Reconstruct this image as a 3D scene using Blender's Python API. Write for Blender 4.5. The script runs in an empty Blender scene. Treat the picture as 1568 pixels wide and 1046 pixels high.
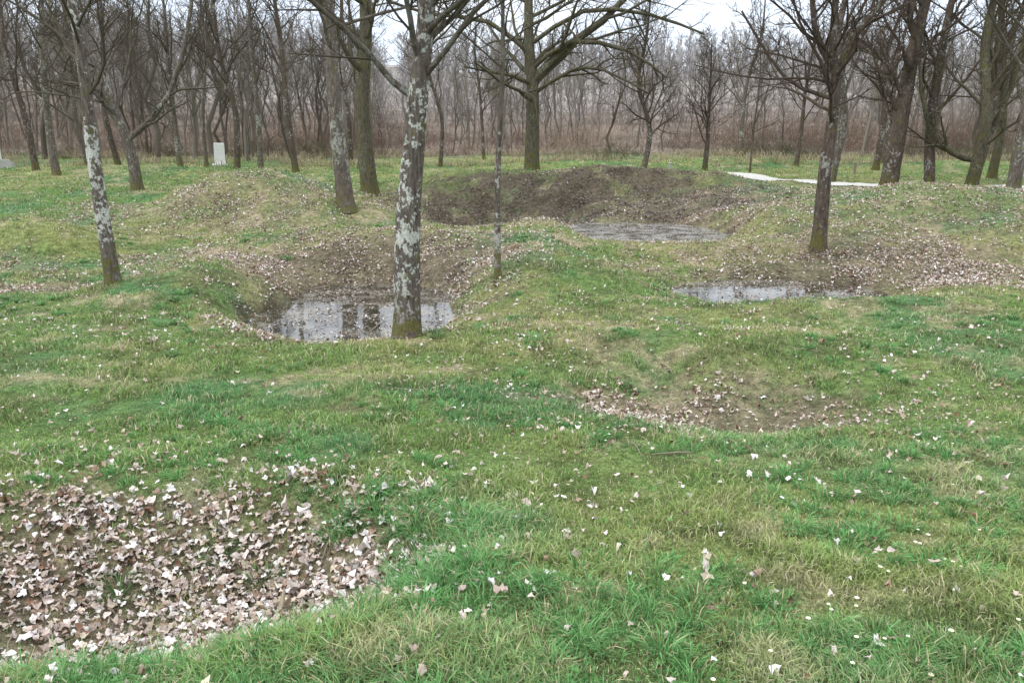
import bpy, math, numpy as np
rng=np.random.default_rng(11)
scene=bpy.context.scene
CAMZ=3.0
# ------------------------------------------------------------------ noise
def _h(ix,iy,s):
    n=(ix*374761393+iy*668265263+s*1442695041)&0xffffffff
    n=((n^(n>>13))*1274126177)&0xffffffff
    return ((n^(n>>16))&0xffff)/65535.0
def vn(x,y,s=0):
    x=np.asarray(x,float);y=np.asarray(y,float)
    ix=np.floor(x).astype(np.int64);iy=np.floor(y).astype(np.int64)
    fx=x-ix;fy=y-iy;fx=fx*fx*(3-2*fx);fy=fy*fy*(3-2*fy)
    a=_h(ix,iy,s);b=_h(ix+1,iy,s);c=_h(ix,iy+1,s);d=_h(ix+1,iy+1,s)
    return (a*(1-fx)+b*fx)*(1-fy)+(c*(1-fx)+d*fx)*fy
def fbm(x,y,s=0,o=3):
    t=0;a=.5;n=0
    for i in range(o):
        t=t+a*vn(x*2**i+17.3*i,y*2**i-9.1*i,s+i);n+=a;a*=.5
    return t/n
def ss(a,b,x):
    t=np.clip((x-a)/(b-a),0,1);return t*t*(3-2*t)
# ------------------------------------------------------------------ terrain
PY=[-60,0,2,2.85,3.7,5,6.9,9,11.2,13.8,15.6,17.5,21,25,29,36,44,60,90,130,200,300,900]
PH=[1.8,1.4,1.32,1.17,1.0,.8,.61,.5,.40,.33,.36,.47,.62,.78,.9,1.0,1.1,1.5,3.6,7.0,14.5,19,19]
TY=np.concatenate([np.arange(-60,60,.1),np.arange(60,900,1.)]);_w=np.clip(.5+.06*np.abs(TY),.5,12)
TH=sum(np.interp(TY+d*_w,PY,PH) for d in np.linspace(-1,1,9))/9
BUMPS=[(-1.8,3.35,1.3,.9,-.55,2),(-.2,3.0,.7,.9,.06,1),(1.9,6.8,1.3,.95,-.42,1),(1.9,8.5,1.8,.6,.24,1),
 (-2.45,12.35,1.75,2.45,-.74,2),(-5.4,13.2,1.1,2.0,.40,1),(-2.6,16.7,3,1.1,.50,1),(.7,14.5,1.2,2.2,.42,1),
 (3.3,19.5,2.05,1.9,-.54,2),(1.0,18.9,.8,1.8,.30,1),(6.2,19.2,1.1,1.6,.40,1),
 (4.55,13.15,1.8,1.3,-.50,2),(5.2,11.1,2.4,.7,.16,1),
 (3.4,25.7,2.9,2.0,.86,1),(6.8,24.6,1.6,1.6,.5,1),(4.2,16.2,2.4,.7,.16,1),(11,20.5,4.4,3.6,.82,1),(7.3,16.8,1.3,1.4,.25,1),(16,18,4,4,.3,1),
 (-7,21.5,3.0,2.4,1.08,1),(-4.2,20.2,1.2,1,.2,1),(-.6,22.9,2.1,1.9,-1.0,1),(-1.2,27.0,3,1.4,.65,1),(-10,16,1.7,1.0,.65,1),
 (-9.8,21.4,1.3,1,-.4,1),(-14,24,6,8,.3,1),(8,9,3.2,3,.24,1),(-7,9,3,3,.08,1),(-16,33,5,2,.3,1),(3,38,3,1.5,.35,1),(12,40,4,1.6,.4,1),(20,36,4,2,.4,1),(-12,29,2.5,1.2,.3,1)]
def H(x,y):
    x=np.asarray(x,float);y=np.asarray(y,float)
    h=np.interp(y,TY,TH)
    wx=x+.7*(fbm(x/1.3,y/1.3,5,2)-.5)*ss(3,9,y);wy=y+.7*(fbm(x/1.3,y/1.3,9,2)-.5)*ss(3,9,y)
    for cx,cy,rx,ry,a,p in BUMPS:
        q=((wx-cx)/rx)**2+((wy-cy)/ry)**2
        h=h+a*np.exp(-np.minimum(q,30)**p)
    h=h+(.10+.12*ss(7,16,y))*(fbm(x/1.5,y/1.5,21,3)-.5)+.05*(fbm(x/.3,y/.3,31,2)-.5)*(1-ss(25,45,y))
    md=np.exp(-((x-1.5)/5)**2-((y-24)/3)**2);h=h+md*.4*(fbm(x/.8,y/.8,35,3)-.5)
    h=h+ss(24,36,y)*.25*(fbm(x/5,y/5,41,3)-.5)+ss(70,160,y)*8*(fbm(x/50,y/50,51,3)-.5)
    h=h+ss(40,90,y)*ss(-10,-60,x)*3
    return h
def zone(x,y,cx,cy,rx,ry,e=.35):
    q=np.sqrt(((x-cx)/rx)**2+((y-cy)/ry)**2)
    q=q+.8*(fbm(x/(.4*rx+.1),y/(.4*ry+.1),77,3)-.5)+.7*(fbm(x/(.09*rx+.05),y/(.09*ry+.05),79,2)-.5)
    return 1-ss(1-e,1+e,q)
PONDS=[(-2.45,12.3,0.07,2.2,2.9),(3.3,19.4,.45,2.3,2.15),(4.55,13.1,.19,2.05,1.6)]
LZ=[(-1.85,3.35,1.35,.92,1,.3),(-1.8,3.4,1.8,1.3,.25,.8),(1.95,6.9,1.3,.85,1,.5),(1.9,7.1,2.2,1.8,.2,.8),(-2.6,14.4,2.6,2.4,.95,.6),(-2.4,12.5,2.2,2.7,.55,.3),(-7.6,12.7,1.7,.5,.9,.5),(-4.8,15.2,2.4,1.3,.75,.7),
 (7.4,14.8,2.9,2.1,.9,.7),(5.0,14.2,2.4,1.4,.8,.6),(4.3,21.9,2.8,1.7,1,.5),(3.3,19.3,2.5,2.2,.7,.4),(-6.7,19.6,3.6,1.9,.55,.7),(-10,21.3,1.5,.7,.9,.4),
 (13,23,6,4,.5,.7),(-.5,17.3,3,2,.28,.8),(1.5,9.5,3,2.5,.12,.8),(8.5,18,4,3,.42,.7),(-11,14.3,3,.8,.5,.5),(0,23,5,3,.6,.6),(-5,10,3,1.5,.1,.8)]
def leafm(x,y):
    m=np.zeros_like(x)
    for cx,cy,rx,ry,a,e in LZ: m=np.maximum(m,a*zone(x,y,cx,cy,rx,ry,e))
    return m
def mudm(x,y):
    m=np.maximum(1.0*zone(x,y,-.4,24.0,3.8,2.5,.5),.9*zone(x,y,3.4,24.6,3.7,1.7,.5))
    m=np.maximum(m,.6*zone(x,y,4.4,22.0,2.3,1.6,.5))
    for cx,cy,w,rx,ry in PONDS: m=np.maximum(m,.85*zone(x,y,cx,cy,rx*.8,ry*.8,.3))
    m=np.maximum(m,.55*zone(x,y,-2.4,14.8,2.3,1.5,.6))
    m=np.maximum(m,.4*zone(x,y,-1.8,3.4,1.15,.75,.25))
    m=np.maximum(m,.55*zone(x,y,6.8,14.8,2.2,1.3,.6))
    m=np.maximum(m,.4*zone(x,y,1.95,6.8,1.0,.6,.5))
    return m*(.5+.5*ss(.33,.52,fbm(x/.55,y/.55,88,3)))
def waterm(x,y,h):
    m=np.zeros_like(x,dtype=bool)
    for cx,cy,w,rx,ry in PONDS: m|=(((x-cx)/rx)**2+((y-cy)/ry)**2<1)&(h<w+.012)
    return m
def mix(a,b,t): return a*(1-t[...,None])+b*t[...,None]
def gcol(x,y):
    G=np.array([.205,.325,.100]);B=np.array([.135,.30,.12]);Y=np.array([.37,.395,.15]);S=np.array([.56,.49,.32]);D=np.array([.13,.17,.06])
    n1=fbm(x/1.7,y/1.7,61,3);n2=fbm(x/.45,y/.45,62,3);n3=fbm(x/3.2,y/3.2,63,3);n4=fbm(x/.2,y/.2,64,2);n5=fbm(x/.9,y/.9,66,3)
    c=np.broadcast_to(G,x.shape+(3,))
    c=mix(c,B,ss(.48,.66,n1)*.9)
    far=ss(5,10,y)*(1-.75*ss(1.5,5,x)*(1-ss(9,13,y)))
    c=mix(c,Y,np.clip(ss(.42,.62,n2*.45+n3*.55)*(.45+.35*far),0,1))
    c=mix(c,S,ss(.52,.68,n4*.35+n2*.3+n5*.35)*(.55+.3*far))
    c=mix(c,D,ss(.53,.70,fbm(x/.35,y/.35,67,3))*.6)
    return c
# ------------------------------------------------------------------ mesh utils
def mk(name,V,quads=None,tris=None,mats=(),fa=None,ca=None,smooth=True,parent=None):
    me=bpy.data.meshes.new(name)
    nq=0 if quads is None else len(quads);nt=0 if tris is None else len(tris)
    me.vertices.add(len(V));me.vertices.foreach_set("co",np.ascontiguousarray(V,dtype=np.float32).ravel())
    li=[];st=[]
    if nq: li.append(np.asarray(quads,dtype=np.int32).ravel());st.append(np.arange(nq)*4)
    if nt: li.append(np.asarray(tris,dtype=np.int32).ravel());st.append(nq*4+np.arange(nt)*3)
    li=np.concatenate(li);st=np.concatenate(st).astype(np.int32)
    me.loops.add(len(li));me.loops.foreach_set("vertex_index",li)
    me.polygons.add(len(st));me.polygons.foreach_set("loop_start",st)
    me.polygons.foreach_set("use_smooth",np.full(len(st),smooth))
    me.update(calc_edges=True)
    for k,v in (fa or {}).items():
        a=me.attributes.new(k,'FLOAT','POINT');a.data.foreach_set("value",np.ascontiguousarray(v,dtype=np.float32))
    for k,v in (ca or {}).items():
        a=me.attributes.new(k,'FLOAT_COLOR','POINT')
        c=np.ones((len(V),4),dtype=np.float32);c[:,:3]=v;a.data.foreach_set("color",c.ravel())
    for m in mats: me.materials.append(m)
    ob=bpy.data.objects.new(name,me);scene.collection.objects.link(ob)
    if parent: ob.parent=parent
    return ob
def mat(name):
    m=bpy.data.materials.new(name);m.use_nodes=True;nt=m.node_tree;nt.nodes.clear()
    out=nt.nodes.new('ShaderNodeOutputMaterial');return m,nt,out
def N(nt,t,**kw):
    n=nt.nodes.new(t)
    for k,v in kw.items(): setattr(n,k,v)
    return n
def ramp(nt,src,p0,p1,c0=(0,0,0,1),c1=(1,1,1,1)):
    r=nt.nodes.new('ShaderNodeValToRGB');e=r.color_ramp.elements
    e[0].position=p0;e[1].position=p1;e[0].color=c0;e[1].color=c1
    nt.links.new(src,r.inputs[0]);return r.outputs[0]
def mixc(nt,f,a,b,bt='MIX'):
    m=nt.nodes.new('ShaderNodeMix');m.data_type='RGBA';m.blend_type=bt
    def s(i,v):
        if isinstance(v,(int,float)): m.inputs[i].default_value=v
        elif isinstance(v,tuple): m.inputs[i].default_value=v if len(v)==4 else v+(1,)
        else: nt.links.new(v,m.inputs[i])
    s(0,f);s(6,a);s(7,b);return m.outputs[2]
def noise(nt,vec,sc,det=4,rough=.6,scale=None):
    if scale:
        mp=N(nt,'ShaderNodeMapping');mp.inputs['Scale'].default_value=scale;nt.links.new(vec,mp.inputs[0]);vec=mp.outputs[0]
    n=N(nt,'ShaderNodeTexNoise');n.inputs['Scale'].default_value=sc;n.inputs['Detail'].default_value=det;n.inputs['Roughness'].default_value=rough
    nt.links.new(vec,n.inputs['Vector']);return n.outputs['Fac']
def math_(nt,op,a,b):
    m=N(nt,'ShaderNodeMath',operation=op)
    for i,v in enumerate((a,b)):
        if isinstance(v,(int,float)): m.inputs[i].default_value=v
        else: nt.links.new(v,m.inputs[i])
    return m.outputs[0]
# ground material
gm,nt,out=mat('grassy_ground')
geo=N(nt,'ShaderNodeNewGeometry');pos=geo.outputs['Position']
at=N(nt,'ShaderNodeAttribute',attribute_name='col')
f1=noise(nt,pos,11,5,.72);f2=noise(nt,pos,60,3,.7)
k=mixc(nt,1.0,at.outputs['Color'],ramp(nt,f1,.32,.68,(.42,.42,.40,1),(1.55,1.52,1.48,1)),'MULTIPLY')
k=mixc(nt,1.0,k,ramp(nt,f2,.3,.7,(.5,.5,.5,1),(1.5,1.5,1.5,1)),'MULTIPLY')
b=N(nt,'ShaderNodeBsdfPrincipled');b.inputs['Roughness'].default_value=.95;b.inputs['Specular IOR Level'].default_value=.15
nt.links.new(k,b.inputs['Base Color'])
bp=N(nt,'ShaderNodeBump');bp.inputs['Strength'].default_value=1;bp.inputs['Distance'].default_value=.05
nt.links.new(math_(nt,'ADD',f1,math_(nt,'MULTIPLY',f2,.5)),bp.inputs['Height']);nt.links.new(bp.outputs[0],b.inputs['Normal'])
nt.links.new(b.outputs[0],out.inputs[0])
def folmat(name,tr=.3,spec=.2,rough=.6):
    m,nt,out=mat(name);at=N(nt,'ShaderNodeAttribute',attribute_name='col')
    b=N(nt,'ShaderNodeBsdfPrincipled');b.inputs['Roughness'].default_value=rough;b.inputs['Specular IOR Level'].default_value=spec
    nt.links.new(at.outputs['Color'],b.inputs['Base Color'])
    if tr>0:
        t=N(nt,'ShaderNodeBsdfTranslucent');nt.links.new(at.outputs['Color'],t.inputs[0])
        mx=N(nt,'ShaderNodeMixShader');mx.inputs[0].default_value=tr
        nt.links.new(b.outputs[0],mx.inputs[1]);nt.links.new(t.outputs[0],mx.inputs[2]);nt.links.new(mx.outputs[0],out.inputs[0])
    else: nt.links.new(b.outputs[0],out.inputs[0])
    return m
grassM=folmat('grass_blades',.3);leafM=folmat('dead_leaf',0,.3,.55)
brushM,nt,out=mat('brush_twigs');at=N(nt,'ShaderNodeAttribute',attribute_name='col');b=N(nt,'ShaderNodeBsdfDiffuse');nt.links.new(at.outputs['Color'],b.inputs[0]);nt.links.new(b.outputs[0],out.inputs[0])
# bark
def bark(name,lich,lichc=(.52,.53,.49),base0=(.045,.038,.032),base1=(.19,.16,.135),moss=.5,twig=(.075,.064,.046)):
    m,nt,out=mat(name);tc=N(nt,'ShaderNodeNewGeometry');v=tc.outputs['Position']
    ridge=noise(nt,v,26,5,.7,(1,1,.22));fine=noise(nt,v,90,2,.7)
    c=mixc(nt,ramp(nt,ridge,.32,.68),base0,base1)
    l1=noise(nt,v,15,4,.66,(1,1,.8));l2=noise(nt,v,1.6,2,.6)
    lm=math_(nt,'ADD',math_(nt,'MULTIPLY',l1,.6),math_(nt,'MULTIPLY',l2,.4))
    th=.64-.2*lich
    lf=ramp(nt,lm,th,th+.04)
    rad=N(nt,'ShaderNodeAttribute',attribute_name='rad').outputs['Fac']
    hg=N(nt,'ShaderNodeAttribute',attribute_name='hg').outputs['Fac']
    rs=ramp(nt,rad,.02,.06)
    lf=math_(nt,'MULTIPLY',lf,rs);lf=math_(nt,'MULTIPLY',lf,ramp(nt,hg,.15,.9,(.1,.1,.1,1),(1,1,1,1)))
    lc=mixc(nt,ramp(nt,fine,.35,.65),tuple(x*.5 for x in lichc),tuple(x*1.3 for x in lichc))
    c=mixc(nt,lf,c,lc)
    mo=noise(nt,v,6,3,.7)
    low=ramp(nt,hg,.1,.9,(1,1,1,1),(0,0,0,1))
    mf=ramp(nt,math_(nt,'ADD',mo,math_(nt,'MULTIPLY',low,.20)),.67-.1*moss,.75-.1*moss)
    mf=math_(nt,'MULTIPLY',mf,ramp(nt,rad,.01,.03))
    mc=mixc(nt,ramp(nt,fine,.3,.7),(.03,.033,.01),(.19,.18,.05))
    c=mixc(nt,math_(nt,'MULTIPLY',mf,.85),c,mc)
    c=mixc(nt,ramp(nt,rad,.012,.05),twig,c)
    b=N(nt,'ShaderNodeBsdfPrincipled');b.inputs['Roughness'].default_value=.9;b.inputs['Specular IOR Level'].default_value=.15
    nt.links.new(c,b.inputs['Base Color'])
    bp=N(nt,'ShaderNodeBump');bp.inputs['Strength'].default_value=1;bp.inputs['Distance'].default_value=.035
    nt.links.new(math_(nt,'ADD',ridge,math_(nt,'MULTIPLY',lf,.12)),bp.inputs['Height']);nt.links.new(bp.outputs[0],b.inputs['Normal'])
    nt.links.new(b.outputs[0],out.inputs[0]);return m
bk_lich=bark('lichen_bark',.68,moss=.75)
bk_mid=bark('grey_lichen_bark',.48,lichc=(.31,.32,.28),moss=.8)
bk_dark=bark('dark_bark',.42,lichc=(.30,.29,.27),base0=(.035,.027,.022),base1=(.14,.11,.088),moss=.8,twig=(.07,.052,.04))
bk_moss=bark('mossy_bark',.35,lichc=(.2,.21,.15),base0=(.04,.036,.024),base1=(.15,.135,.095),moss=1.1,twig=(.078,.07,.042))
# ------------------------------------------------------------------ ground sheet
def axis(parts):
    o=[np.array([parts[0][0]])]
    for a,b,n in parts: o.append(np.linspace(a,b,n+1)[1:])
    return np.concatenate(o)
ys=axis([(-60,-4,20),(-4,1,30),(1,7,170),(7,16,180),(16,30,190),(30,60,110),(60,130,60),(130,320,40),(320,900,10)])
xs=axis([(-700,-150,12),(-150,-40,50),(-40,-14,70),(-14,-4,110),(-4,4,200),(4,14,120),(14,40,70),(40,150,50),(150,700,12)])
X,Y=np.meshgrid(xs,ys);Z=H(X,Y)
c=gcol(X,Y)*.6
lm=leafm(X,Y);mm=mudm(X,Y)
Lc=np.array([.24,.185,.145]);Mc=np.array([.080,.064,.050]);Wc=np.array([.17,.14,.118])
c=mix(c,Lc*(.6+.8*fbm(X/.25,Y/.25,96,2))[...,None],np.clip(lm*1.1,0,1)*(.65))
c=mix(c,Mc*(.35+1.3*fbm(X/.5,Y/.5,95,3))[...,None],np.clip(mm*1.15,0,1)*.9)
wood=ss(44,52,Y+6*(fbm(X/8,Y/8,90,2)-.5))
wc=mix(np.broadcast_to(Wc,X.shape+(3,)),np.array([.25,.235,.225]),ss(70,150,Y))  # far floor goes paler and greyer: distance haze painted into the ground colour
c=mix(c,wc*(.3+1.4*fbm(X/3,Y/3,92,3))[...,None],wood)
nx=len(xs);ny=len(ys)
ii=np.arange(nx*ny).reshape(ny,nx)
q=np.stack([ii[:-1,:-1],ii[:-1,1:],ii[1:,1:],ii[1:,:-1]],-1).reshape(-1,4)
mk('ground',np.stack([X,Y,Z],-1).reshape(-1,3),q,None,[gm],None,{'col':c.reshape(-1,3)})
def nrm(v): return v/(np.linalg.norm(v,axis=-1,keepdims=True)+1e-9)
def smoothline(pts,n):
    pts=np.array(pts,float);k=len(pts);t=np.linspace(0,k-1,n);o=[]
    for tt in t:
        i=min(int(tt),k-2);u=tt-i
        p0=pts[max(i-1,0)];p1=pts[i];p2=pts[i+1];p3=pts[min(i+2,k-1)]
        o.append(.5*((2*p1)+(-p0+p2)*u+(2*p0-5*p1+4*p2-p3)*u*u+(-p0+3*p1-3*p2+p3)*u**3))
    return np.array(o)
PATH=smoothline([(8.9,34.2,0),(10.2,31.6,0),(11.7,29.5,0),(13.3,28.0,0),(15.2,27.3,0),(17.5,27.3,0),(20,28,0)],110)
# ------------------------------------------------------------------ grass
def blades(x,y,ht,wd,col,lean,az=None,z=None):
    n=len(x);z=H(x,y) if z is None else z
    az=rng.uniform(0,2*np.pi,n) if az is None else az
    la=az+rng.normal(0,.4,n)
    fx=rng.uniform(0,2*np.pi,n)
    wx=np.cos(fx)*wd/2;wy=np.sin(fx)*wd/2
    lx=np.cos(la);ly=np.sin(la)
    V=np.zeros((n,5,3))
    V[:,0]=np.stack([x-wx,y-wy,z-.005],-1);V[:,1]=np.stack([x+wx,y+wy,z-.005],-1)
    mx=x+lx*ht*lean*.35;my=y+ly*ht*lean*.35;mz=z+ht*.6*(1-.25*lean)
    V[:,2]=np.stack([mx+wx*.8,my+wy*.8,mz],-1);V[:,3]=np.stack([mx-wx*.8,my-wy*.8,mz],-1)
    V[:,4]=np.stack([x+lx*ht*lean,y+ly*ht*lean,z+ht*(1-.45*lean)],-1)
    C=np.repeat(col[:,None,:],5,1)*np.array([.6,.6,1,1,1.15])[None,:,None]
    return V.reshape(-1,3),C.reshape(-1,3),n
def bl_mesh(parts,name):
    V=np.concatenate([p[0] for p in parts]);C=np.concatenate([p[1] for p in parts]);n=sum(p[2] for p in parts)
    o=np.arange(n)[:,None]*5
    q=o+np.array([[0,1,2,3]]);t=o+np.array([[3,2,4]])
    return mk(name,V,q,t,[grassM],None,{'col':C},smooth=False)
def polar(n,r0,r1,a=.88):
    r=np.exp(rng.uniform(math.log(r0),math.log(r1),n));t=rng.uniform(-a,a,n)
    x=r*np.sin(t);y=r*np.cos(t);return x,y,r
x,y,r=polar(620000,1.5,44)
h=H(x,y);l=leafm(x,y);m=mudm(x,y)
keep=(rng.random(len(x))<(1-np.clip(l*1.0,0,.88))*(1-np.clip(m*1.1,0,.93)))&~waterm(x,y,h)&(rng.random(len(x))<.35+.9*fbm(x/.12,y/.12,3,2))
far_=(y>26)&(x>8)&(x<21)
pd=np.full(len(x),9.);pd[far_]=np.min(np.hypot(x[far_][:,None]-PATH[None,::3,0],y[far_][:,None]-PATH[None,::3,1]),1)
keep&=pd>.75
x,y,r,h=x[keep],y[keep],r[keep],h[keep];n=len(x)
col=gcol(x,y)
col=col*rng.uniform(.6,1.35,n)[:,None]
st=rng.random(n)<.13;col[st]=np.array([.58,.52,.35])*rng.uniform(.6,1.2,st.sum())[:,None]
ye=rng.random(n)<.12;col[ye]=col[ye]*.4+np.array([.37,.41,.14])*.6
hn=fbm(x/.45,y/.45,13,3)
ht=(.016+.06*ss(.3,.75,hn))*rng.uniform(.6,1.5,n)*(1+.012*r);wd=(.0024+.00078*r)*rng.uniform(.7,1.3,n)
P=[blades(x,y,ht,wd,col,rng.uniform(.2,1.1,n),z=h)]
def tufts(cx,cy,nb,rad,hh,col0):
    x=np.repeat(cx,nb);y=np.repeat(cy,nb);R=np.repeat(rad,nb);n=len(x)
    a=rng.uniform(0,2*np.pi,n);q=np.sqrt(rng.random(n))*R
    x=x+np.cos(a)*q;y=y+np.sin(a)*q
    hh=np.repeat(hh,nb)*rng.uniform(.5,1.15,n)
    dd=np.hypot(x,y)
    c=np.repeat(col0,nb,0)*rng.uniform(.6,1.35,n)[:,None]
    s=rng.random(n)<.08;c[s]=np.array([.5,.44,.27])
    return blades(x,y,hh,(.003+.0006*dd)*rng.uniform(.8,1.3,n),c,.3+.9*q/R*rng.uniform(.6,1.1,n),az=a)
tx,ty,tr=polar(3000,1.7,20)
f=(fbm(tx/.9,ty/.9,15,2)>.52)&(leafm(tx,ty)<.25)&(mudm(tx,ty)<.3);tx,ty=tx[f],ty[f]
a=rng.uniform(-2.2,1.0,210);rr=rng.uniform(.98,1.45,210)
rx=-1.8+1.25*rr*np.cos(a);ry=3.4+.84*rr*np.sin(a)
big=np.concatenate([np.ones(len(tx)),np.full(210,1.4)])
tx=np.concatenate([tx,rx]);ty=np.concatenate([ty,ry]);k_=len(tx)
tc=np.array([.13,.30,.10])*rng.uniform(.75,1.3,k_)[:,None]
P.append(tufts(tx,ty,48,rng.uniform(.03,.085,k_),rng.uniform(.04,.115,k_)*big,tc))
sx=np.array([-2.3,-1.9,-2.15,1.5,2.6,1.2,-4.4,-5.6,-1.0,-.9,2.35,.2,-1.4,-1.1,-1.7]);sy=np.array([2.95,2.8,3.8,6.1,6.3,7.6,15.2,16.5,9.6,9.2,6.0,6.6,3.9,3.4,4.1])
P.append(tufts(sx,sy,90,np.full(15,.09),np.full(15,.11),np.full((15,3),1.)*np.array([.14,.24,.09])))
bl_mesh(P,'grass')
# ------------------------------------------------------------------ leaves
OUT=np.array([[0,-.5],[.25,-.38],[.42,-.36],[.44,-.08],[.55,.16],[.36,.30],[.05,.58],[-.3,.34],[-.56,.2],[-.45,-.05],[-.44,-.33],[-.22,-.40]])
def leaves(x,y,z,size,col,tilt,cr=1.):
    n=len(x);m=len(OUT)
    base=np.concatenate([[[0,0]],OUT])
    b=np.repeat(base[None],n,0)*(1+rng.normal(0,.18,(n,m+1,2)))
    b[:,:,0]*=rng.uniform(.45,1.05,n)[:,None]
    L=np.zeros((n,m+1,3));L[...,:2]=b
    cx=rng.normal(0,.9,n)*cr;cy=rng.normal(0,.7,n)*cr
    L[...,2]=cx[:,None]*b[...,0]**2*1.7+cy[:,None]*b[...,1]**2*1.5+rng.normal(0,.09,(n,m+1))*cr
    L*=size[:,None,None]
    a=rng.uniform(0,2*np.pi,n);ca,sa=np.cos(a),np.sin(a)
    t=rng.normal(0,1,n)*tilt;ct,st=np.cos(t),np.sin(t)
    yy=L[...,1]*ct[:,None]-L[...,2]*st[:,None];zz=L[...,1]*st[:,None]+L[...,2]*ct[:,None];xx=L[...,0]
    X=xx*ca[:,None]-yy*sa[:,None]+x[:,None];Y=xx*sa[:,None]+yy*ca[:,None]+y[:,None];Z=zz+z[:,None]
    V=np.stack([X,Y,Z],-1).reshape(-1,3)
    o=np.arange(n)[:,None,None]*(m+1)
    t=np.stack([np.zeros(m,int),1+np.arange(m),1+(np.arange(m)+1)%m],-1)[None]
    T=(o+t).reshape(-1,3)
    C=np.repeat(col[:,None,:],m+1,1)*rng.uniform(.8,1.15,(n,m+1,1))
    return V,T,C.reshape(-1,3)
PAL=np.array([[.62,.54,.50],[.49,.40,.35],[.74,.70,.68],[.30,.21,.15],[.20,.11,.07],[.42,.34,.29],[.13,.09,.06],[.54,.46,.35]])
def lcol(n,p): return PAL[rng.choice(len(PAL),n,p=p)]*rng.uniform(.72,1.12,n)[:,None]
nc=680000
x=rng.uniform(-16,19,nc);y=rng.uniform(1.2,32,nc)
x2=rng.uniform(-3.8,.2,20000);y2=rng.uniform(1.9,4.9,20000)
l=leafm(x,y);cl=fbm(x/.5,y/.5,101,3)
pr=l*(.2+1.2*ss(.38,.62,cl))*.62+.014+.03*ss(.5,.7,cl)+.012*(1-ss(4,8,y))
pr2=(zone(x2,y2,-1.85,3.35,1.35,.92,.35)*(.4+.6*ss(.3,.5,fbm(x2/.3,y2/.3,102,3)))+.08*zone(x2,y2,-1.8,3.4,1.9,1.3,.6))*.72
x=np.concatenate([x,x2]);y=np.concatenate([y,y2]);pr=np.concatenate([pr,pr2]);nc=len(x)
hh=H(x,y);wm=waterm(x,y,hh)
pr=np.where(wm,pr*np.where(y>16,.08,.28),pr);mu_=mudm(x,y)
f=(rng.random(nc)<pr)&(np.abs(x)<y*.9+1.5);x,y,hh,mu_=x[f],y[f],hh[f],mu_[f];n=len(x)
wz=hh.copy()
for cx,cy,w,rx,ry in PONDS:
    i=(((x-cx)/rx)**2+((y-cy)/ry)**2<1);wz[i]=np.maximum(wz[i],w)
d=np.hypot(x,y)
lo_=leafm(x,y)<.2
z=wz+rng.uniform(.006,.04,n)+np.where(lo_,.018,0);fl=wz>hh;z[fl]=wz[fl]+.004
size=rng.uniform(.026,.05,n)*(1+.007*d)*rng.choice([.6,1,1.25],n,p=[.25,.6,.15])*np.where(lo_,.85,1)
til=np.where(fl,.03,rng.uniform(.15,.8,n))
cc=lcol(n,[.22,.19,.19,.11,.05,.14,.04,.06])
far_=d>5;k2=int(far_.sum());cc[far_]=lcol(k2,[.15,.19,.09,.20,.09,.18,.06,.04])
mu=(mu_>.45)|((y>21)&(x>-4)&(x<8)&(rng.random(n)<.5));cc[mu]*=np.where(d[mu]>18,.42,.9)[:,None]
V,T,C=leaves(x,y,z,size,cc,til)
mk('fallen_leaves',V,None,T,[leafM],None,{'col':C},smooth=False)
print('leaves',n)
wx,wy,wr=polar(30000,1.6,17)
wv=fbm(wx/.6,wy/.6,120,3)
extra=np.maximum(zone(wx,wy,2.1,8.1,1.8,.8,.6),zone(wx,wy,5.2,15.6,2.0,.9,.6))
extra=np.maximum(extra,.6*zone(wx,wy,-.6,13.2,1,1.4,.6))
f=(rng.random(len(wx))<np.maximum(.35*ss(.58,.7,wv),extra*.8))&~waterm(wx,wy,H(wx,wy));wx,wy=wx[f],wy[f];n=len(wx)
cc=np.array([.11,.24,.07])*rng.uniform(.6,1.5,n)[:,None]
V,T,C=leaves(wx,wy,H(wx,wy)+rng.uniform(.01,.05,n),rng.uniform(.012,.024,n)*(1+.03*np.hypot(wx,wy)),cc,np.full(n,.5))
mk('ground_ivy',V,None,T,[grassM],None,{'col':C},smooth=False)
dx=np.concatenate([rng.uniform(.6,4.5,240),rng.uniform(3,9,160)]);dy=np.concatenate([rng.uniform(2.0,6.5,240),rng.uniform(6,11,160)])
f=fbm(dx/.8,dy/.8,130,2)>.45;dx,dy=dx[f],dy[f];n=len(dx)
a=np.arange(8)*np.pi/4
V=np.zeros((n,9,3));V[:,0]=np.stack([dx,dy,H(dx,dy)+.05],-1)
rr=rng.uniform(.006,.010,n)
V[:,1:,0]=dx[:,None]+rr[:,None]*np.cos(a);V[:,1:,1]=dy[:,None]+rr[:,None]*np.sin(a);V[:,1:,2]=V[:,0,2][:,None]+.003
T=(np.arange(n)[:,None,None]*9+np.stack([np.zeros(8,int),1+np.arange(8),1+(np.arange(8)+1)%8],-1)[None]).reshape(-1,3)
C=np.full((n,9,3),.8);C[:,0]=(.7,.5,.05)
mk('daisies',V.reshape(-1,3),None,T,[leafM],None,{'col':C.reshape(-1,3)},smooth=False)
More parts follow.
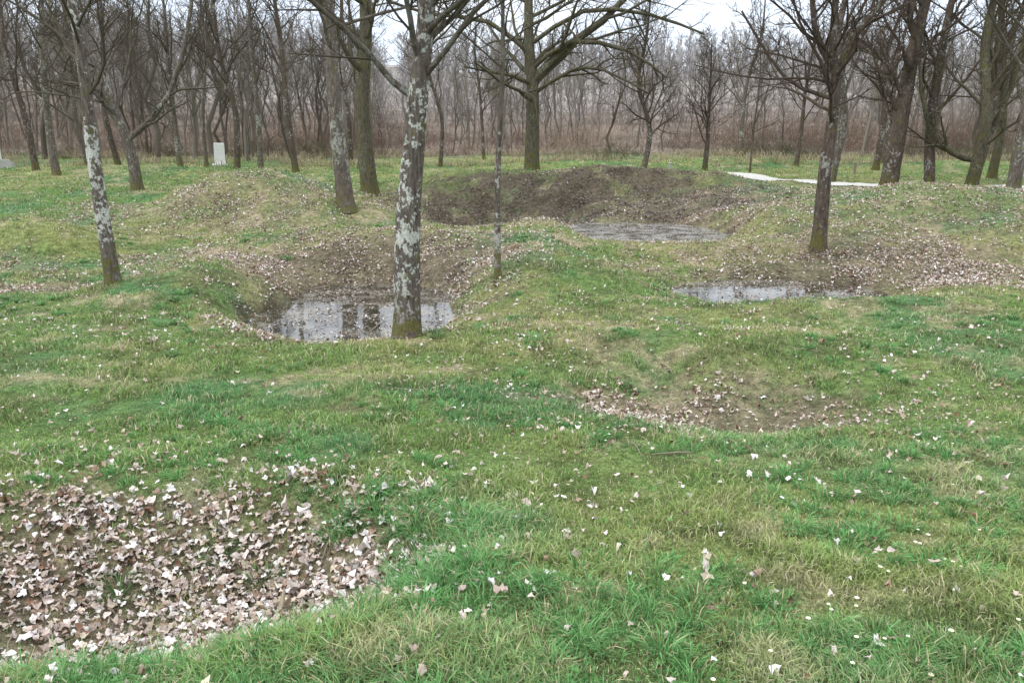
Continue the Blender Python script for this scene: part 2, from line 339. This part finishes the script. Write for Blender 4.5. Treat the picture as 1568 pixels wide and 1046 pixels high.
# ------------------------------------------------------------------ ponds
def water(name,lo,hi,amt,s0,s1_):
    wmat,nt,out=mat(name)
    geo=N(nt,'ShaderNodeNewGeometry');pos=geo.outputs['Position']
    s1=noise(nt,pos,2.2,4,.7);s2=noise(nt,pos,30,3,.65)
    scum=ramp(nt,math_(nt,'ADD',math_(nt,'MULTIPLY',s1,.5),math_(nt,'MULTIPLY',s2,.5)),lo,hi)
    b=N(nt,'ShaderNodeBsdfPrincipled');b.inputs['IOR'].default_value=1.9;b.inputs['Base Color'].default_value=(.03,.026,.018,1);b.inputs['Roughness'].default_value=.04
    bp=N(nt,'ShaderNodeBump');bp.inputs['Strength'].default_value=.1;bp.inputs['Distance'].default_value=.01
    nt.links.new(noise(nt,pos,6,2,.5),bp.inputs['Height']);nt.links.new(bp.outputs[0],b.inputs['Normal'])
    b2=N(nt,'ShaderNodeBsdfPrincipled');b2.inputs['Roughness'].default_value=.25;b2.inputs['IOR'].default_value=1.6
    nt.links.new(mixc(nt,ramp(nt,noise(nt,pos,55,2,.6),.35,.65),s0,s1_),b2.inputs['Base Color'])
    mx=N(nt,'ShaderNodeMixShader');nt.links.new(math_(nt,'MULTIPLY',scum,amt),mx.inputs[0]);nt.links.new(b.outputs[0],mx.inputs[1]);nt.links.new(b2.outputs[0],mx.inputs[2])
    nt.links.new(mx.outputs[0],out.inputs[0]);return wmat
wA=water('murky_water',.50,.56,.75,(.07,.06,.04),(.44,.42,.37));wB=water('milky_water',.44,.56,.75,(.10,.09,.07),(.60,.59,.56))
for j,(cx,cy,w,rx,ry) in enumerate(PONDS):
    a=np.linspace(0,2*np.pi,64,endpoint=False)
    V=[[cx,cy,w]]+[[cx+rx*math.cos(t),cy+ry*math.sin(t),w] for t in a]
    T=[[0,1+i,1+(i+1)%64] for i in range(64)]
    mk('pond',np.array(V),None,np.array(T),[wB if j==1 else wA])
# ------------------------------------------------------------------ tubes & trees
def tubes(P,R,s):
    n,k,_=P.shape
    T=P[:,-1]-P[:,0];T/=np.linalg.norm(T,axis=1,keepdims=True)+1e-9
    ref=np.where(np.abs(T[:,2:3])<.8,np.array([[0,0,1.]]),np.array([[1.,0,0]]))
    U=np.cross(T,ref);U/=np.linalg.norm(U,axis=1,keepdims=True)+1e-9;W=np.cross(T,U)
    a=np.arange(s)*2*np.pi/s
    D=U[:,None,:]*np.cos(a)[None,:,None]+W[:,None,:]*np.sin(a)[None,:,None]
    V=P[:,:,None,:]+D[:,None]*R[:,:,None,None]
    rad=np.repeat(R[:,:,None],s,2).ravel()
    i=np.arange(n)[:,None,None]*(k*s)+np.arange(k-1)[None,:,None]*s
    j=np.arange(s)[None,None,:];j2=(j+1)%s
    Q=np.stack([i+j,i+j2,i+j2+s,i+j+s],-1).reshape(-1,4)
    return V.reshape(-1,3),Q,rad
def grow(rg,P,R,m,t0,t1,ln,rr,ang,up,k,wob,trop=0.0,taper=.3,fall=.6,absl=None,rmin=.004):
    n,kp,_=P.shape
    idx=np.repeat(np.arange(n),m);M=len(idx)
    t=t0+(t1-t0)*((np.tile(np.arange(m),n)+rg.random(M))/m)
    f=t*(kp-1);i=np.minimum(f.astype(int),kp-2);u=(f-i)[:,None]
    p=P[idx,i]*(1-u)+P[idx,i+1]*u;tan=nrm(P[idx,i+1]-P[idx,i])
    r=R[idx,i]*(1-u[:,0])+R[idx,i+1]*u[:,0]
    L=np.linalg.norm(np.diff(P,axis=1),axis=2).sum(1)[idx] if absl is None else absl
    L=L*ln*(1-fall*(t-t0)/(t1-t0+1e-6))*rg.uniform(.6,1.25,M)
    pr=nrm(np.cross(tan,rg.normal(size=(M,3))))
    a=ang*rg.uniform(.7,1.3,M)[:,None]
    d=nrm(np.cos(a)*tan+np.sin(a)*pr+np.array([0,0,up]))
    O=np.zeros((M,k,3));O[:,0]=p
    for j in range(1,k):
        d=nrm(d+rg.normal(0,wob,(M,3))+np.array([0,0,trop]));O[:,j]=O[:,j-1]+d*(L/(k-1))[:,None]
    r0=np.maximum(r*rr*rg.uniform(.75,1.1,M),rmin)
    RR=r0[:,None]*np.linspace(1,taper,k)[None]
    return O,RR
def trunk_mesh(pts,rad,sides,rg,flare=.45):
    n=len(pts);a=np.arange(sides)*2*np.pi/sides;ph=rg.uniform(0,6.28,3)
    hz=pts[:,2]-pts[0,2]
    lob=(.16*np.cos(3*a+ph[0])+.10*np.cos(5*a+ph[1]))[None]*np.exp(-hz/.25)[:,None]
    bump=.15*(fbm(a[None]*2.2+0*hz[:,None],hz[:,None]*1.8,int(rg.integers(999)),3)-.5)*2
    bump=bump*np.minimum(1,np.minimum(np.arange(sides),sides-np.arange(sides))/3.)[None]
    r=rad[:,None]*(1+flare*np.exp(-hz/.16)[:,None]+lob+bump)
    V=np.stack([pts[:,0:1]+r*np.cos(a),pts[:,1:2]+r*np.sin(a),np.repeat(pts[:,2:3],sides,1)],-1)
    i=np.arange(n-1)[:,None]*sides;j=np.arange(sides)[None];j2=(j+1)%sides
    Q=np.stack([i+j,i+j2,i+j2+sides,i+j+sides],-1).reshape(-1,4)
    return V.reshape(-1,3),Q,np.repeat(rad,sides)
def tree(x,y,dia,height,m=None,seed=0,lean=(0,0),pts=None,t0=.3,nl=16,ll=.42,ang=1.0,up=.15,extra=None,
         lv=(7,5,4),rt=.006,trop=.04,name='bare_tree',top=.18,wob=.16,rr=.42):
    rg=np.random.default_rng(seed+1000)
    z=float(H(np.array([x]),np.array([y]))[0])-.12
    if pts is None:
        w=rg.normal(0,.016*height,(5,2))
        pts=[(lean[0]*u+ (w[i,0] if 0<i else 0),lean[1]*u+(w[i,1] if 0<i else 0),height*u) for i,u in enumerate([0,.25,.5,.75,1])]
    pl=smoothline(pts,60)+np.array([x,y,z])
    rad=dia/2*(1-np.linspace(0,1,60)**1.15*(1-top))
    Vs=[];Qs=[];Rs=[];o=0
    def add(a):
        nonlocal o
        Vs.append(a[0]);Qs.append(a[1]+o);Rs.append(a[2]);o+=len(a[0])
    add(trunk_mesh(pl,rad,18,rg))
    P0=pl[None];R0=rad[None]
    A,RA=grow(rg,P0,R0,nl,t0,.98,ll,rr,ang,up,7,wob,trop,.3,.6)
    RA=np.minimum(RA,dia*.21)
    if extra:
        E=[];ER=[]
        for e in extra:
            E.append(smoothline(e[1],7)+np.array([x,y,z]));ER.append(np.linspace(e[0],e[0]*.4,7))
        A=np.concatenate([A,np.array(E)]);RA=np.concatenate([RA,np.array(ER)])
    add(tubes(A,RA,7))
    B,RB=grow(rg,A,RA,lv[0],.2,.98,.5,.55,.85,.12,5,.18,trop,.3,.55,rmin=rt*1.4);add(tubes(B,RB,4))
    if lv[1]:
        C_,RC=grow(rg,B,RB,lv[1],.15,.98,.5,.6,.8,.12,4,.18,trop,.35,.5,rmin=rt);add(tubes(C_,RC,3))
        if lv[2]:
            D,RD=grow(rg,C_,RC,lv[2],.15,1,.55,.7,.75,.1,3,.15,trop,.45,.5,rmin=rt*.75);add(tubes(D,RD,3))
    V=np.concatenate(Vs)
    hg=np.clip((V[:,2]-z),0,50)
    ob=mk(name,V,np.concatenate(Qs),None,[m or bk_mid],{'rad':np.concatenate(Rs),'hg':hg})
    return ob
tree(-6.22,12.1,.235,7.5,bk_lich,1,pts=[(0,0,0),(-.04,0,1.8),(-.03,.02,3.4),(-.1,.05,5),(-.1,.1,7.5)],t0=.42,nl=15,ll=.36,ang=1.05)
tree(-1.30,9.5,.345,8.5,bk_lich,2,pts=[(0,0,0),(.05,0,1.5),(.22,0,3),(.36,0,4.4),(.4,.1,8.5)],t0=.48,nl=16,ll=.34,ang=1.1,top=.3)
tree(-.23,12.7,.115,6.0,bk_lich,3,pts=[(0,0,0),(.0,0,1.7),(.08,0,3.2),(.1,0,4.5),(.15,0,6)],t0=.5,nl=12,ll=.35,ang=1.0,rt=.005)
tree(-4.13,19.9,.42,9.5,bk_mid,4,lean=(-.8,0),t0=.38,nl=16,ll=.36)
tree(-4.46,25.2,.55,11,bk_moss,5,lean=(-.1,0),t0=.33,nl=20,ll=.38)
tree(-11.6,24.8,.38,8.5,bk_mid,6,pts=[(0,0,0),(-.1,0,1.5),(-.6,0,3.2),(-1.3,.1,5.6),(-1.5,.2,8.5)],t0=.35,nl=16,ll=.42,
     extra=[(.11,[(-.12,0,1.7),(.5,-.1,2.1),(1.4,-.2,3.0),(2.2,-.3,4.8),(2.5,-.3,6.5)]),(.08,[(-.15,0,1.9),(-1.0,.1,3.1),(-2.0,.1,5.2)])])
tree(.66,27.2,.50,11,bk_moss,7,pts=[(0,0,0),(.02,0,2.5),(-.12,0,4.5),(-.1,0,7),(0,0,11)],t0=.22,nl=22,ll=.40,ang=1.15,up=.05,
     extra=[(.15,[(.0,0,3.0),(1.0,-.2,4.0),(2.3,-.4,4.9),(3.6,-.4,6.3),(4.4,-.4,8)]),(.10,[(.0,0,3.4),(1.2,-.5,4.2),(3,-.8,3.9),(4.2,-1,3.1)]),
            (.09,[(.0,0,3.8),(-1.4,-.3,4.8),(-3.2,-.5,5.0),(-4.6,-.6,5.4)]),(.09,[(.0,0,4.2),(1.6,-.5,5.1),(3.6,-.6,5.0),(5.4,-.7,4.4)]),
            (.08,[(.0,0,2.6),(1.2,-.8,3.3),(2.2,-1.2,3.3),(3.6,-1.4,2.6)])])
tree(5.5,34,.26,7.5,bk_dark,8,t0=.2,nl=26,ll=.42,ang=.85,lv=(8,6,4))
tree(8.6,36,.24,5.6,bk_dark,9,t0=.2,nl=22,ll=.40,ang=.7,up=.3,lv=(7,5,3))
tree(10.2,34.5,.10,7.5,bk_mid,10,t0=.15,nl=18,ll=.22,ang=.8,up=.3,lv=(4,3,0))
tree(6.15,15.75,.30,8,bk_dark,11,pts=[(0,0,0),(-.02,0,1.6),(.02,0,3.2),(-.15,0,4.4),(-.1,0,8)],t0=.38,nl=18,ll=.40,ang=1.0,
     extra=[(.09,[(.0,0,3.3),(.3,0,4.2),(.9,-.1,5.0),(1.6,-.1,6.5)]),(.08,[(.0,0,3.5),(-.5,0,4.3),(-.8,.1,6.5)]),(.05,[(0,0,3.0),(-.9,.2,3.4),(-1.8,.3,4.6)])])
tree(6.36,9.3,.2,7,bk_lich,12,pts=[(0,0,0),(.25,0,1.2),(.9,0,3),(1.3,0,5),(1.5,0,7)],t0=.5,nl=10)
for i,(a,b_,d_,h_,m_,kw) in enumerate([
 (12.1,30.6,.40,10,bk_mid,{}),(12.3,26.2,.58,9.5,bk_dark,{'t0':.18,'nl':24,'lv':(7,6,4)}),(13.8,26.4,.36,10,bk_dark,{'t0':.22}),
 (15.0,26.2,.42,9.5,bk_moss,{'t0':.16,'lv':(7,6,4),'extra':[(.13,[(0,0,1.1),(-.6,-.2,1.2),(-1.4,-.3,1.7),(-2.1,-.4,2.8),(-2.4,-.4,4.2)]),(.12,[(0,0,1.3),(.5,0,2.2),(.9,0,4),(1.1,0,6)])]}),
 (13.95,22.3,.38,9.5,bk_mid,{'t0':.25,'nl':22,'lv':(7,6,4)}),(13.4,38,.22,7,bk_dark,{'t0':.25}),(18.5,31,.35,9,bk_moss,{'t0':.2}),(22,38,.35,9,bk_dark,{}),(17.8,39,.3,9,bk_dark,{}),(20,27,.4,9.5,bk_dark,{'t0':.22}),
 (-14.8,36,.28,9,bk_mid,{'t0':.25}),(-12.3,36,.30,10,bk_dark,{'t0':.3}),(-11.1,35.6,.26,10.5,bk_mid,{'t0':.35}),(-9.4,35,.30,10.5,bk_dark,{'t0':.3}),(-6.8,36,.24,9.5,bk_mid,{'t0':.3}),
 (-14.2,37.5,.2,9,bk_mid,{'t0':.3}),(-18.5,38,.3,10,bk_dark,{'t0':.3}),(-21,40,.3,10,bk_mid,{'t0':.2}),(-3.4,38,.2,9,bk_dark,{'t0':.3}),(-17,30,.3,9,bk_mid,{'t0':.4}),(-19.5,33,.28,9.5,bk_dark,{'t0':.3}),
 (-8.0,40,.25,10,bk_dark,{'t0':.3}),(25,36,.35,9.5,bk_dark,{'t0':.2}),(11.6,41,.25,8,bk_mid,{}),(15.8,35,.3,9.5,bk_dark,{'t0':.2}),(17.0,29.5,.3,9.5,bk_dark,{}),(-24,37,.3,10,bk_dark,{}),
 (-1.5,43,.2,7.5,bk_dark,{})]):
    p=dict(t0=.28,nl=17,ll=.36,ang=.85,up=.2,lv=(6,5,3));p.update(kw)
    tree(a,b_,d_,h_,m_,40+i,lean=(rng.normal(0,.25),0),**p)
# distant woodland
def proto(seed,height,dia,lv,rt,nl,t0=.2,ll=.34,up=.3):
    rg=np.random.default_rng(seed)
    k=7;pl=np.zeros((1,k,3));pl[0,:,2]=np.linspace(0,height,k);pl[0,1:,:2]=rg.normal(0,.025*height,(k-1,2))
    R=(dia/2*np.linspace(1,.15,k))[None]
    L=[tubes(pl,R,5)]
    A,RA=grow(rg,pl,R,nl,t0,.98,ll,.45,.75,up,4,.18,.06,.3,.55,rmin=rt*2);L.append(tubes(A,RA,3))
    P_,R_=A,RA
    for i,c_ in enumerate(lv):
        P_,R_=grow(rg,P_,R_,c_,.15,.98,.5,.6,.7,.2,3,.2,.05,.4,.5,rmin=rt*(1.2 if i==0 else .9));L.append(tubes(P_,R_,3))
    V=[];Q=[];o=0
    for v,q_,r_ in L: V.append(v);Q.append(q_+o);o+=len(v)
    V=np.concatenate(V);rad=np.concatenate([l_[2] for l_ in L]);return V,np.concatenate(Q),rad
def forest(name,protos,xs_,ys_,sc,cols):
    Vs=[];Qs=[];Cs=[];o=0
    zs=H(xs_,ys_)
    for i in range(len(xs_)):
        V,Q,rad=protos[rng.integers(len(protos))];a=rng.uniform(0,6.28);s=sc[i]
        W=V*s;W[:,:2]*=rng.uniform(.75,1.2);c_,s_=math.cos(a),math.sin(a)
        lean=rng.normal(0,.06,2)
        W=np.stack([W[:,0]*c_-W[:,1]*s_+xs_[i]+lean[0]*W[:,2],W[:,0]*s_+W[:,1]*c_+ys_[i]+lean[1]*W[:,2],W[:,2]+zs[i]-.1],-1)
        Vs.append(W);Qs.append(Q+o);o+=len(V)
        Cs.append(np.broadcast_to(cols[i],V.shape)*rng.uniform(.9,1.1,(len(V),1)))
    return mk(name,np.concatenate(Vs),np.concatenate(Qs),None,[brushM],None,{'col':np.concatenate(Cs)})
PA=[proto(i,10,.28,(5,4),.012,15,.25,.38) for i in range(5)]+[proto(70+i,10,.16,(4,3),.011,18,.12,.28,.4) for i in range(3)]
PB=[proto(20+i,10,.30,(4,3),.024,15,.15,.36) for i in range(5)]
def fcol(n,a,b): t=rng.random(n)[:,None];return np.array(a)*(1-t)+np.array(b)*t
def scat(n,y0,y1,s):
    y=rng.uniform(y0,y1,n*3);x=rng.uniform(-1,1,n*3)*y*.82
    f=rng.random(n*3)<ss(.3,.7,fbm(x/6,y/6,s,2))+.1;return x[f][:n],y[f][:n]
rx_,ry_=scat(280,43,74,400);n=len(rx_)
sc=rng.uniform(.35,.78,n)+.45*ss(-6,-20,rx_)*rng.random(n)+.35*ss(15,28,rx_)*rng.random(n)
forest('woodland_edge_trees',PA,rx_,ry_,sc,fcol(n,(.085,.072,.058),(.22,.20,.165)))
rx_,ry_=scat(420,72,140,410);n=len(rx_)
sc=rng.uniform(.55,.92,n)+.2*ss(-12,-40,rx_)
forest('distant_woodland',PB,rx_,ry_,sc,fcol(n,(.20,.185,.17),(.33,.31,.295)))  # pale tree colours carry painted distance haze
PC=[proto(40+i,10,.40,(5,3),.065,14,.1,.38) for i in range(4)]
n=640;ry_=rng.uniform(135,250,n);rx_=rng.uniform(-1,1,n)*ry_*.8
forest('hillside_woodland',PC,rx_,ry_,rng.uniform(.6,1.05,n),fcol(n,(.33,.32,.32),(.46,.45,.455)))  # palest greys: stronger haze baked into the base colours of the farthest trees
# brush
def brush(name,n,y0,y1,h0,h1,ca,cb,r,seed,dens=.35,ch=4,ln=.35):
    rg=np.random.default_rng(seed)
    y=rg.uniform(y0,y1,n);x=rg.uniform(-1,1,n)*y*.82
    dn=fbm(x/5,y/3,seed,3);f=dn>dens;x,y,dn=x[f],y[f],dn[f];n=len(x)
    h=rg.uniform(h0,h1,n)*(.3+1.4*ss(dens,.72,dn))
    d=nrm(np.stack([rg.normal(0,ln,n),rg.normal(0,ln,n),np.ones(n)],-1))
    k=4;P=np.zeros((n,k,3));P[:,0]=np.stack([x,y,H(x,y)-.05],-1)
    for j in range(1,k):
        d=nrm(d+rg.normal(0,.28,(n,3))+np.array([0,0,-.06*j]));P[:,j]=P[:,j-1]+d*(h/(k-1))[:,None]
    R=np.full((n,1),r)*np.linspace(1,.4,k)[None]
    a=tubes(P,R,3);B,RB=grow(rg,P,R,ch,.2,1,.55,.8,.8,.15,3,.3,.0,.5,.4,rmin=r*.6);b_=tubes(B,RB,3)
    t=(fbm(x/4,y/4,seed+5,2)*1.0+rg.random(n)*.4-.2)[:,None];t=np.clip((t-.35)*2.5,0,1)
    cs=(np.array(ca)*(1-t)+np.array(cb)*t)*rg.uniform(.7,1.3,(n,1))
    C=np.concatenate([np.repeat(cs,k*3,0),np.repeat(np.repeat(cs,ch,0),9,0)])
    mk(name,np.concatenate([a[0],b_[0]]),np.concatenate([a[1],b_[1]+len(a[0])]),None,[brushM],None,{'col':C})
brush('undergrowth_thicket',10500,47,66,.6,2.2,(.16,.115,.092),(.33,.255,.19),.012,201,.42)
brush('undergrowth_saplings',4000,66,100,1.0,3.2,(.16,.14,.125),(.28,.245,.22),.022,205,.46)
brush('bramble_patch',6500,44,50,.3,1.1,(.085,.09,.055),(.26,.21,.14),.010,209,.43,4,.7)
bx=rng.uniform(-36,40,30000);by=rng.uniform(38,50,30000)
f=fbm(bx/3,by/1.5,300,3)>.53;bx,by=bx[f],by[f];n=len(bx)
P=[blades(bx,by,rng.uniform(.15,.6,n),np.full(n,.03),np.array([.45,.38,.25])*rng.uniform(.5,1.1,n)[:,None],rng.uniform(.2,.8,n))]
bl_mesh(P,'dry_grass')
# ------------------------------------------------------------------ path
pm,nt,out=mat('pale_gravel');geo=N(nt,'ShaderNodeNewGeometry')
b=N(nt,'ShaderNodeBsdfPrincipled');b.inputs['Roughness'].default_value=.9
nt.links.new(mixc(nt,noise(nt,geo.outputs['Position'],12,5,.7),(.36,.35,.32),(.58,.57,.54)),b.inputs['Base Color']);nt.links.new(b.outputs[0],out.inputs[0])
pl=PATH;K=len(pl)
tg=nrm(np.gradient(pl,axis=0));nv=np.stack([-tg[:,1],tg[:,0],0*tg[:,0]],-1)
cols_=[]
for o_ in np.linspace(-1,1,7):
    p=pl+nv*(o_*.62*(1+.3*(fbm(np.arange(K)/4.,np.full(K,o_),7,2)-.5)))[:,None];p[:,2]=H(p[:,0],p[:,1])+.05*(1-.8*abs(o_)**3)+.015;cols_.append(p)
V=np.stack(cols_,1);ii=np.arange(K*7).reshape(K,7)
q=np.stack([ii[:-1,:-1],ii[1:,:-1],ii[1:,1:],ii[:-1,1:]],-1).reshape(-1,4)
mk('gravel_path',V.reshape(-1,3),q,None,[pm])
# ------------------------------------------------------------------ markers, posts, sticks
import bmesh
def solid(name,color,rough=.6):
    m,nt,out=mat(name);geo=N(nt,'ShaderNodeNewGeometry');b=N(nt,'ShaderNodeBsdfPrincipled');b.inputs['Roughness'].default_value=rough
    nt.links.new(mixc(nt,noise(nt,geo.outputs['Position'],9,5,.7),tuple(c*.72 for c in color),color),b.inputs['Base Color']);nt.links.new(b.outputs[0],out.inputs[0]);return m
whiteM=solid('white_painted_stone',(.82,.82,.80));stoneM=solid('grey_stone',(.4,.39,.36),.9);woodM=solid('weathered_wood',(.26,.22,.17),.9)
def boxes(name,x,y,parts,m,rz=0,tiltv=0):
    bm=bmesh.new()
    for sx,sy,sz,cz,tp in parts:
        r=bmesh.ops.create_cube(bm,size=1)
        for v in r['verts']:
            t=tp if v.co.z>0 else 1
            v.co.x*=sx*t;v.co.y*=sy*t;v.co.z=v.co.z*sz+cz
    bmesh.ops.bevel(bm,geom=list(bm.edges),offset=.012,segments=2,affect='EDGES')
    me=bpy.data.meshes.new(name);bm.to_mesh(me);bm.free();me.materials.append(m)
    o=bpy.data.objects.new(name,me);scene.collection.objects.link(o)
    o.location=(x,y,float(H(np.array([x]),np.array([y]))[0])-.05);o.rotation_euler=(tiltv,tiltv,rz);return o
boxes('white_memorial_marker',-14.3,39.5,[(.7,.45,.12,.06,1),(.52,.24,1.0,.62,.93)],whiteM,.35,.03)
boxes('white_memorial_marker',-24.6,38.5,[(.6,.4,.1,.05,1),(.5,.25,1.0,.6,.93)],whiteM,-.2,0)
boxes('stone_block',-23.6,37.5,[(.8,.5,.3,.15,.85),(.5,.35,.12,.36,.8)],stoneM,.3)
boxes('marker_post',6.6,33.6,[(.12,.12,.45,.22,1),(.16,.16,.05,.47,.6)],stoneM,.3)
boxes('marker_post',14.3,33.6,[(.10,.10,.5,.25,1),(.14,.14,.05,.52,.6)],woodM,.1)
def stickobj(name,n,cx,cy,rx,ry,lmin,lmax,r):
    x=cx+rng.uniform(-1,1,n)*rx;y=cy+rng.uniform(-1,1,n)*ry;a=rng.uniform(0,6.28,n);L=rng.uniform(lmin,lmax,n)
    k=5;P=np.zeros((n,k,3))
    for j in range(k):
        t=(j/(k-1)-.5)*L;px=x+np.cos(a)*t+rng.normal(0,.02,n)*L;py=y+np.sin(a)*t+rng.normal(0,.02,n)*L
        hz=H(px,py)
        for c0,c1,w,r0,r1 in PONDS: hz=np.where((((px-c0)/r0)**2+((py-c1)/r1)**2<1),np.maximum(hz,w),hz)
        P[:,j]=np.stack([px,py,hz+.02],-1)
    V,Q,R=tubes(P,(rng.uniform(.5,1,n)*r)[:,None]*np.linspace(1,.6,k)[None],5)
    mk(name,V,Q,None,[woodM])
stickobj('fallen_twigs',18,-2.6,13.2,2.2,2.3,.2,.7,.010)
stickobj('fallen_twigs',14,-1.6,3.5,1.0,.6,.15,.45,.006)
stickobj('fallen_twigs',24,4.5,13.6,2.6,1.6,.3,.9,.010)
stickobj('fallen_twigs',30,2,8,5,3,.15,.5,.006)
# ------------------------------------------------------------------ light
w=bpy.data.worlds.new("World");scene.world=w;w.use_nodes=True;nt=w.node_tree;nt.nodes.clear()
out=N(nt,'ShaderNodeOutputWorld');bg=N(nt,'ShaderNodeBackground');bg.inputs['Strength'].default_value=.10
sky=N(nt,'ShaderNodeTexSky',sky_type='NISHITA');sky.sun_disc=False;sky.sun_elevation=math.radians(42);sky.sun_rotation=math.radians(240)
tc=N(nt,'ShaderNodeTexCoord');sp=N(nt,'ShaderNodeSeparateXYZ');nt.links.new(tc.outputs['Generated'],sp.inputs[0])
g=ramp(nt,sp.outputs['Z'],.05,.8,(.38,.415,.465,1),(1,1,1,1))
cl=noise(nt,tc.outputs['Generated'],3.5,5,.6,(1,1,3))
g=mixc(nt,1.0,g,ramp(nt,cl,.35,.65,(.84,.89,.96,1),(1.0,1,1,1)),'MULTIPLY')
sc_=N(nt,'ShaderNodeVectorMath',operation='SCALE');nt.links.new(g,sc_.inputs[0]);sc_.inputs['Scale'].default_value=29
k=mixc(nt,.12,sc_.outputs[0],sky.outputs[0]);nt.links.new(k,bg.inputs[0]);nt.links.new(bg.outputs[0],out.inputs[0])
sd=bpy.data.lights.new('sun','SUN');sd.energy=1.5;sd.angle=math.radians(12);sd.color=(1,.97,.92)
so=bpy.data.objects.new('sun',sd);scene.collection.objects.link(so);so.rotation_euler=(math.radians(48),0,math.radians(-60))
cd=bpy.data.cameras.new('camera');cd.lens=27.7;cd.sensor_width=36;cd.clip_end=2000;cd.clip_start=.05
co=bpy.data.objects.new('camera',cd);scene.collection.objects.link(co);co.location=(0,0,CAMZ);co.rotation_euler=(math.radians(90-15.4),0,0)
scene.camera=co
scene.view_settings.view_transform='Standard';scene.view_settings.look='None';scene.view_settings.exposure=0
